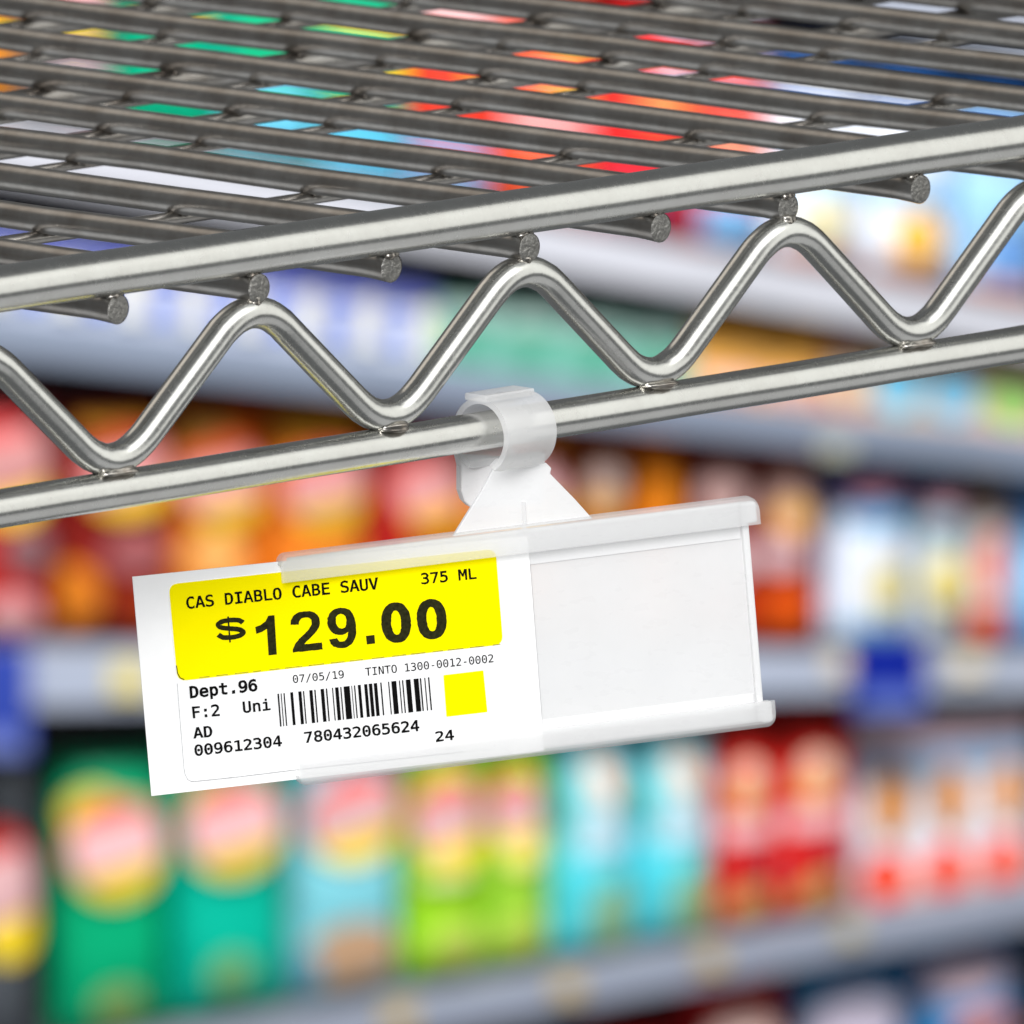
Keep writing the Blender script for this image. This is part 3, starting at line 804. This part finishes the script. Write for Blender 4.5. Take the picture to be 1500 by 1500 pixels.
bag(3, 1008, 1112, 632, (136, 44, 22), [rc('dark_top', 0.5, 0.06, 0.44, 0.05, (96, 16, 14)), ov('pale_emblem', 0.5, 0.29, 0.36, 0.13, (206, 166, 160)), ov('pale_picture', 0.6, 0.6, 0.3, 0.1, (212, 170, 172)), rc('rust_panel', 0.6, 0.82, 0.4, 0.12, (186, 40, 16))], 'dark red snack pack behind the right end of the label holder', 'snack pack', 'snack_pack', group=G1)
bag(3, 1113, 1208, 640, (150, 44, 24), [rc('dark_top', 0.5, 0.06, 0.44, 0.05, (110, 20, 20)), ov('pale_emblem', 0.5, 0.31, 0.38, 0.18, (216, 172, 160)), ov('gold_spot', 0.5, 0.38, 0.28, 0.07, (222, 168, 84)), ov('pale_picture', 0.3, 0.56, 0.4, 0.07, (222, 186, 190)), rc('orange_panel', 0.5, 0.82, 0.42, 0.12, (204, 76, 8))], 'dark red snack pack with orange foot beside the blue topped one', 'snack pack', 'snack_pack', group=G1)
bag(3, 1212, 1344, 655, (40, 96, 160), [rc('white_body', 0.5, 0.65, 0.48, 0.33, (222, 228, 240)), rc('dark_top', 0.5, 0.075, 0.47, 0.07, (16, 58, 104)), ov('pink_emblem', 0.54, 0.23, 0.36, 0.07, (228, 160, 182)), ov('blue_arc', 0.58, 0.36, 0.38, 0.05, (86, 164, 208)), ov('gold_picture', 0.66, 0.68, 0.22, 0.12, (224, 208, 130)), ov('aqua_foot', 0.5, 0.91, 0.44, 0.06, (150, 206, 226))], 'large blue and white snack bag with pink emblem on the middle shelf', group=G1)
bag(3, 1345, 1424, 664, (70, 116, 160), [rc('white_body', 0.5, 0.65, 0.48, 0.33, (206, 214, 216)), rc('dark_top', 0.5, 0.075, 0.47, 0.07, (22, 58, 96)), ov('pink_emblem', 0.5, 0.25, 0.44, 0.07, (220, 164, 178)), ov('aqua_arc', 0.5, 0.38, 0.4, 0.05, (130, 176, 192)), ov('gold_picture', 0.5, 0.66, 0.36, 0.14, (226, 206, 116))], 'narrow blue and white snack bag with yellow picture', group=G1)
bag(3, 1425, 1484, 690, (150, 130, 120), [rc('white_body', 0.5, 0.6, 0.46, 0.3, (214, 204, 200)), ov('coral_picture', 0.5, 0.52, 0.3, 0.18, (238, 128, 104)), ov('orange_foot', 0.5, 0.84, 0.5, 0.1, (238, 92, 40))], 'slim white pack with orange foot beside the blue bag at the right edge', 'snack pack', 'snack_pack', group=G1)
bag(3, 1485, 1580, 690, (96, 146, 206), [rc('pale_body', 0.5, 0.6, 0.46, 0.22, (140, 190, 226))], 'blue bag at the right edge of the middle shelf', group=G1)

# --- narrow upper row (index 2): cartons
GR = 'small cartons on the narrow upper shelf'
xs = [(-110, 20), (22, 118), (120, 216), (218, 300), (302, 384), (386, 470), (472, 556), (558, 636)]
kinds = ['grey white carton far left', 'white carton second from the left', 'white carton with blue blocks third from the left', 'cream and blue carton fourth from the left', 'white and blue carton fifth from the left', 'cream carton with blue blocks sixth from the left', 'blue block carton seventh from the left', 'violet topped carton eighth from the left']
for i, (a, b) in enumerate(xs):
    bag(2, a, b, 330 + 0.12 * (a + 100), (196, 204, 226) if i not in (7,) else (206, 214, 230), [rc('violet_top', 0.5, 0.2, 0.47, 0.16, (96, 104, 186)), rc('blue_block', 0.25, 0.66, 0.2, 0.17, (50, 96, 206)), rc('cream_block', 0.78, 0.62, 0.16, 0.24, (228, 222, 190))], kinds[i] + ' on the narrow upper shelf', 'carton', 'small_carton', group=GR, shape='box', T=0.04)
for i, (a, b) in enumerate(((640, 732), (734, 826), (828, 920), (922, 1012))):
    bag(2, a, b, 440 + 0.1 * (a - 640), (112, 178, 160), [rc('pale_top', 0.5, 0.2, 0.46, 0.14, (176, 206, 196)), ov('green_block', 0.45, 0.62, 0.3, 0.2, (70, 158, 128))], ['first', 'second', 'third', 'fourth'][i] + ' teal green pack from the left on the narrow upper shelf', 'carton', 'small_carton', group=GR, shape='box', T=0.04)
for i, (a, b) in enumerate(((1016, 1116), (1118, 1206))):
    bag(2, a, b, 470 + 0.1 * (a - 1016), (240, 178, 90), [rc('gold_top', 0.5, 0.2, 0.44, 0.14, (234, 160, 50)), rc('pink_foot', 0.5, 0.8, 0.44, 0.12, (226, 180, 170))], ['orange yellow carton beside the teal packs', 'orange yellow carton beside the beige ones'][i], 'carton', 'small_carton', group=GR, shape='box', T=0.04)
for i, (a, b, c1, c2) in enumerate(((1208, 1272, (196, 120, 96), (220, 200, 170)), (1274, 1354, (206, 184, 150), (120, 200, 234)), (1356, 1434, (206, 180, 160), (130, 200, 232)), (1436, 1530, (222, 182, 160), (168, 216, 120)))):
    bag(2, a, b, 498 + 0.14 * (a - 1208), c1, [ov('colour_block', 0.5, 0.56, 0.44, 0.34, c2)], ['reddish beige carton right of the orange ones', 'beige carton with light blue block, left of a similar one', 'beige carton with light blue block, next to the green one', 'peach carton with pale green block at the right edge'][i], 'carton', 'small_carton', group=GR, shape='box', T=0.04)

# --- top row (index 1): seen through the wire deck
G0 = 'snack bags seen through the deck wires'
bag(1, -120, 30, -250, (226, 140, 40), emb(0.6, 0.5, 0.3, 0.16), 'orange bag seen through the deck wires at the left edge', group=G0)
bag(1, 32, 176, -230, (96, 96, 98), emb(0.5, 0.55, 0.3, 0.14) + [ov('pale_picture', 0.6, 0.86, 0.4, 0.09, (222, 190, 196))], 'dark grey bag with pink picture seen through the deck wires', group=G0)
bag(1, 178, 330, -210, (0, 160, 118), emb(0.5, 0.35, 0.4, 0.2), 'green bag seen through the deck wires, beside the dark grey one', group=G0)
bag(1, 332, 470, -200, (50, 190, 205), [rc('green_upper', 0.5, 0.52, 0.46, 0.2, (20, 170, 120)), rc('pale_band', 0.5, 0.8, 0.46, 0.08, (110, 196, 226))], 'aqua bag with green middle seen through the deck wires', group=G0)
bag(1, 472, 606, -190, (20, 170, 124), [rc('lime_panel', 0.5, 0.6, 0.44, 0.07, (236, 214, 50)), rc('blue_foot', 0.5, 0.88, 0.46, 0.1, (96, 190, 226))], 'green bag with yellow stripe seen through the deck wires', group=G0)
bag(1, 608, 740, -180, (226, 60, 44), [rc('pale_top', 0.5, 0.44, 0.46, 0.07, (240, 190, 190)), rc('gold_panel', 0.8, 0.57, 0.2, 0.05, (246, 190, 60)), rc('blue_foot', 0.4, 0.88, 0.4, 0.08, (140, 180, 222))], 'red bag with gold corner seen through the deck wires', group=G0)
bag(1, 742, 880, -170, (240, 96, 60), [ov('pink_emblem', 0.55, 0.42, 0.34, 0.06, (238, 130, 134)), rc('gold_panel', 0.7, 0.57, 0.26, 0.05, (248, 196, 80)), rc('pink_panel', 0.5, 0.7, 0.46, 0.05, (244, 170, 170))], 'coral bag with pink stripes seen through the deck wires', group=G0)
bag(1, 882, 1030, -150, (232, 44, 44), [ov('orange_panel', 0.65, 0.6, 0.34, 0.06, (246, 150, 90)), rc('wine_foot', 0.4, 0.9, 0.4, 0.08, (150, 50, 80)), ov('white_panel', 0.8, 0.48, 0.3, 0.05, (214, 196, 216))], 'bright red bag seen through the deck wires', group=G0)
bag(1, 1032, 1128, -130, (226, 80, 70), [rc('pale_body', 0.5, 0.72, 0.44, 0.08, (240, 150, 120)), rc('blue_foot', 0.5, 0.90, 0.46, 0.06, (120, 180, 226)), ov('violet_panel', 0.5, 0.4, 0.4, 0.07, (206, 190, 214))], 'coral red bag seen through the deck wires, beside the pale bags', group=G0)
for i, (a, b, yt, lb) in enumerate(((1130, 1272, 60, 'white and light blue bag with gold patch under the top rail'), (1274, 1404, 76, 'white bag with large orange patch under the top rail'), (1406, 1540, 90, 'blue and white bag at the upper right edge'))):
    bag(1, a, b, yt, (226, 230, 238) if i < 2 else (156, 194, 226), [rc('blue_top', 0.5, 0.12, 0.46, 0.1, (36, 84, 146)), rc('sky_band', 0.5, 0.6, 0.46, 0.05, (150, 200, 236)),
        ov('gold_patch', 0.55, 0.78, 0.2 + 0.08 * (i == 1), 0.12, [(226, 214, 160), (236, 180, 70), (90, 140, 206)][i]), rc('coral_foot', 0.5, 0.94, 0.4, 0.035, (236, 160, 140))], lb, group=G0)

# --- topmost row (index 0)
G9 = 'bags on the highest shelf in view'
for i, (a, b, c, lb) in enumerate(((880, 1040, (120, 30, 60), 'wine red bag on the highest shelf'), (1042, 1180, (40, 50, 96), 'navy bag on the highest shelf'), (1182, 1340, (80, 140, 200), 'blue bag on the highest shelf'), (1342, 1500, (220, 214, 222), 'pale bag on the highest shelf'))):
    bag(0, a, b, -420, c, [ov('emblem', 0.5, 0.4, 0.36, 0.14, PINK)], lb, group=G9)

# --- price tickets clipped on the rails
def ticket(px, py, wd, ht, c, lb, grp='price tickets on the shelf rails'):
    q = [gsz(x, y, 0.004) for x, y in ((px - wd / 2, py - ht / 2), (px + wd / 2, py - ht / 2), (px + wd / 2, py + ht / 2), (px - wd / 2, py + ht / 2))]
    bm = bmesh.new(); prism(bm, [gp(s, z, 0.004) for s, z in q], -g_n * 0.003)
    o = from_bm('price_ticket', bm, cm(c)); tag(o, lb, 'price ticket', grp)
YT = (196, 172, 118)
ticket(585, 1490, 44, 38, YT, 'yellow price ticket below the pale blue bag')
ticket(832, 1446, 42, 34, YT, 'yellow price ticket below the cyan pack beside the lime bag')
ticket(1042, 1405, 38, 32, YT, 'yellow price ticket below the red packs')
ticket(1245, 1364, 34, 28, (186, 174, 130), 'yellow price ticket below the white cartons')
ticket(190, 995, 52, 46, (226, 208, 120), 'yellow price ticket left of the big price card')
ticket(1232, 972, 34, 34, (222, 204, 170), 'cream price ticket left of the dark blue sign')
ticket(1420, 975, 44, 32, (226, 212, 180), 'cream price ticket at the right end of the middle shelf')
ticket(1225, 655, 44, 26, (176, 176, 158), 'pale yellow ticket on the rail right of the label holder')
def sign(px, py, wd, ht, c, lb, c2):
    q = [gsz(x, y, 0.02) for x, y in ((px - wd / 2, py - ht / 2), (px + wd / 2, py - ht / 2), (px + wd / 2, py + ht / 2), (px - wd / 2, py + ht / 2))]
    rt = empty('shelf_sign', gp(q[3][0], q[3][1], 0.02)); tag(rt, lb, 'shelf sign', 'blue signs on the middle shelf rail')
    bm = bmesh.new(); prism(bm, [gp(s, z, 0.02) for s, z in q], -g_n * 0.02)
    bevel_mod(local(from_bm('board', bm, cm(c)), rt), 0.002)
    s0_, z0_ = q[3]; s1_, z1_ = q[2]
    bm = bmesh.new(); prism(bm, [gp(s0_ + 0.006, z0_ + 0.006, 0.023), gp(s1_ - 0.006, z1_ + 0.006, 0.023), gp(s1_ - 0.006, z1_ + 0.034, 0.023), gp(s0_ + 0.006, z0_ + 0.034, 0.023)], -g_n * 0.002)
    local(from_bm('lower_band', bm, cm(c2)), rt)
sign(1304, 992, 104, 112, (14, 34, 138), 'dark blue sign hanging on the middle shelf rail at the right', (90, 110, 186))
sign(0, 1030, 88, 160, (50, 70, 160), 'blue sign hanging on the middle shelf rail at the left edge', (110, 124, 190))
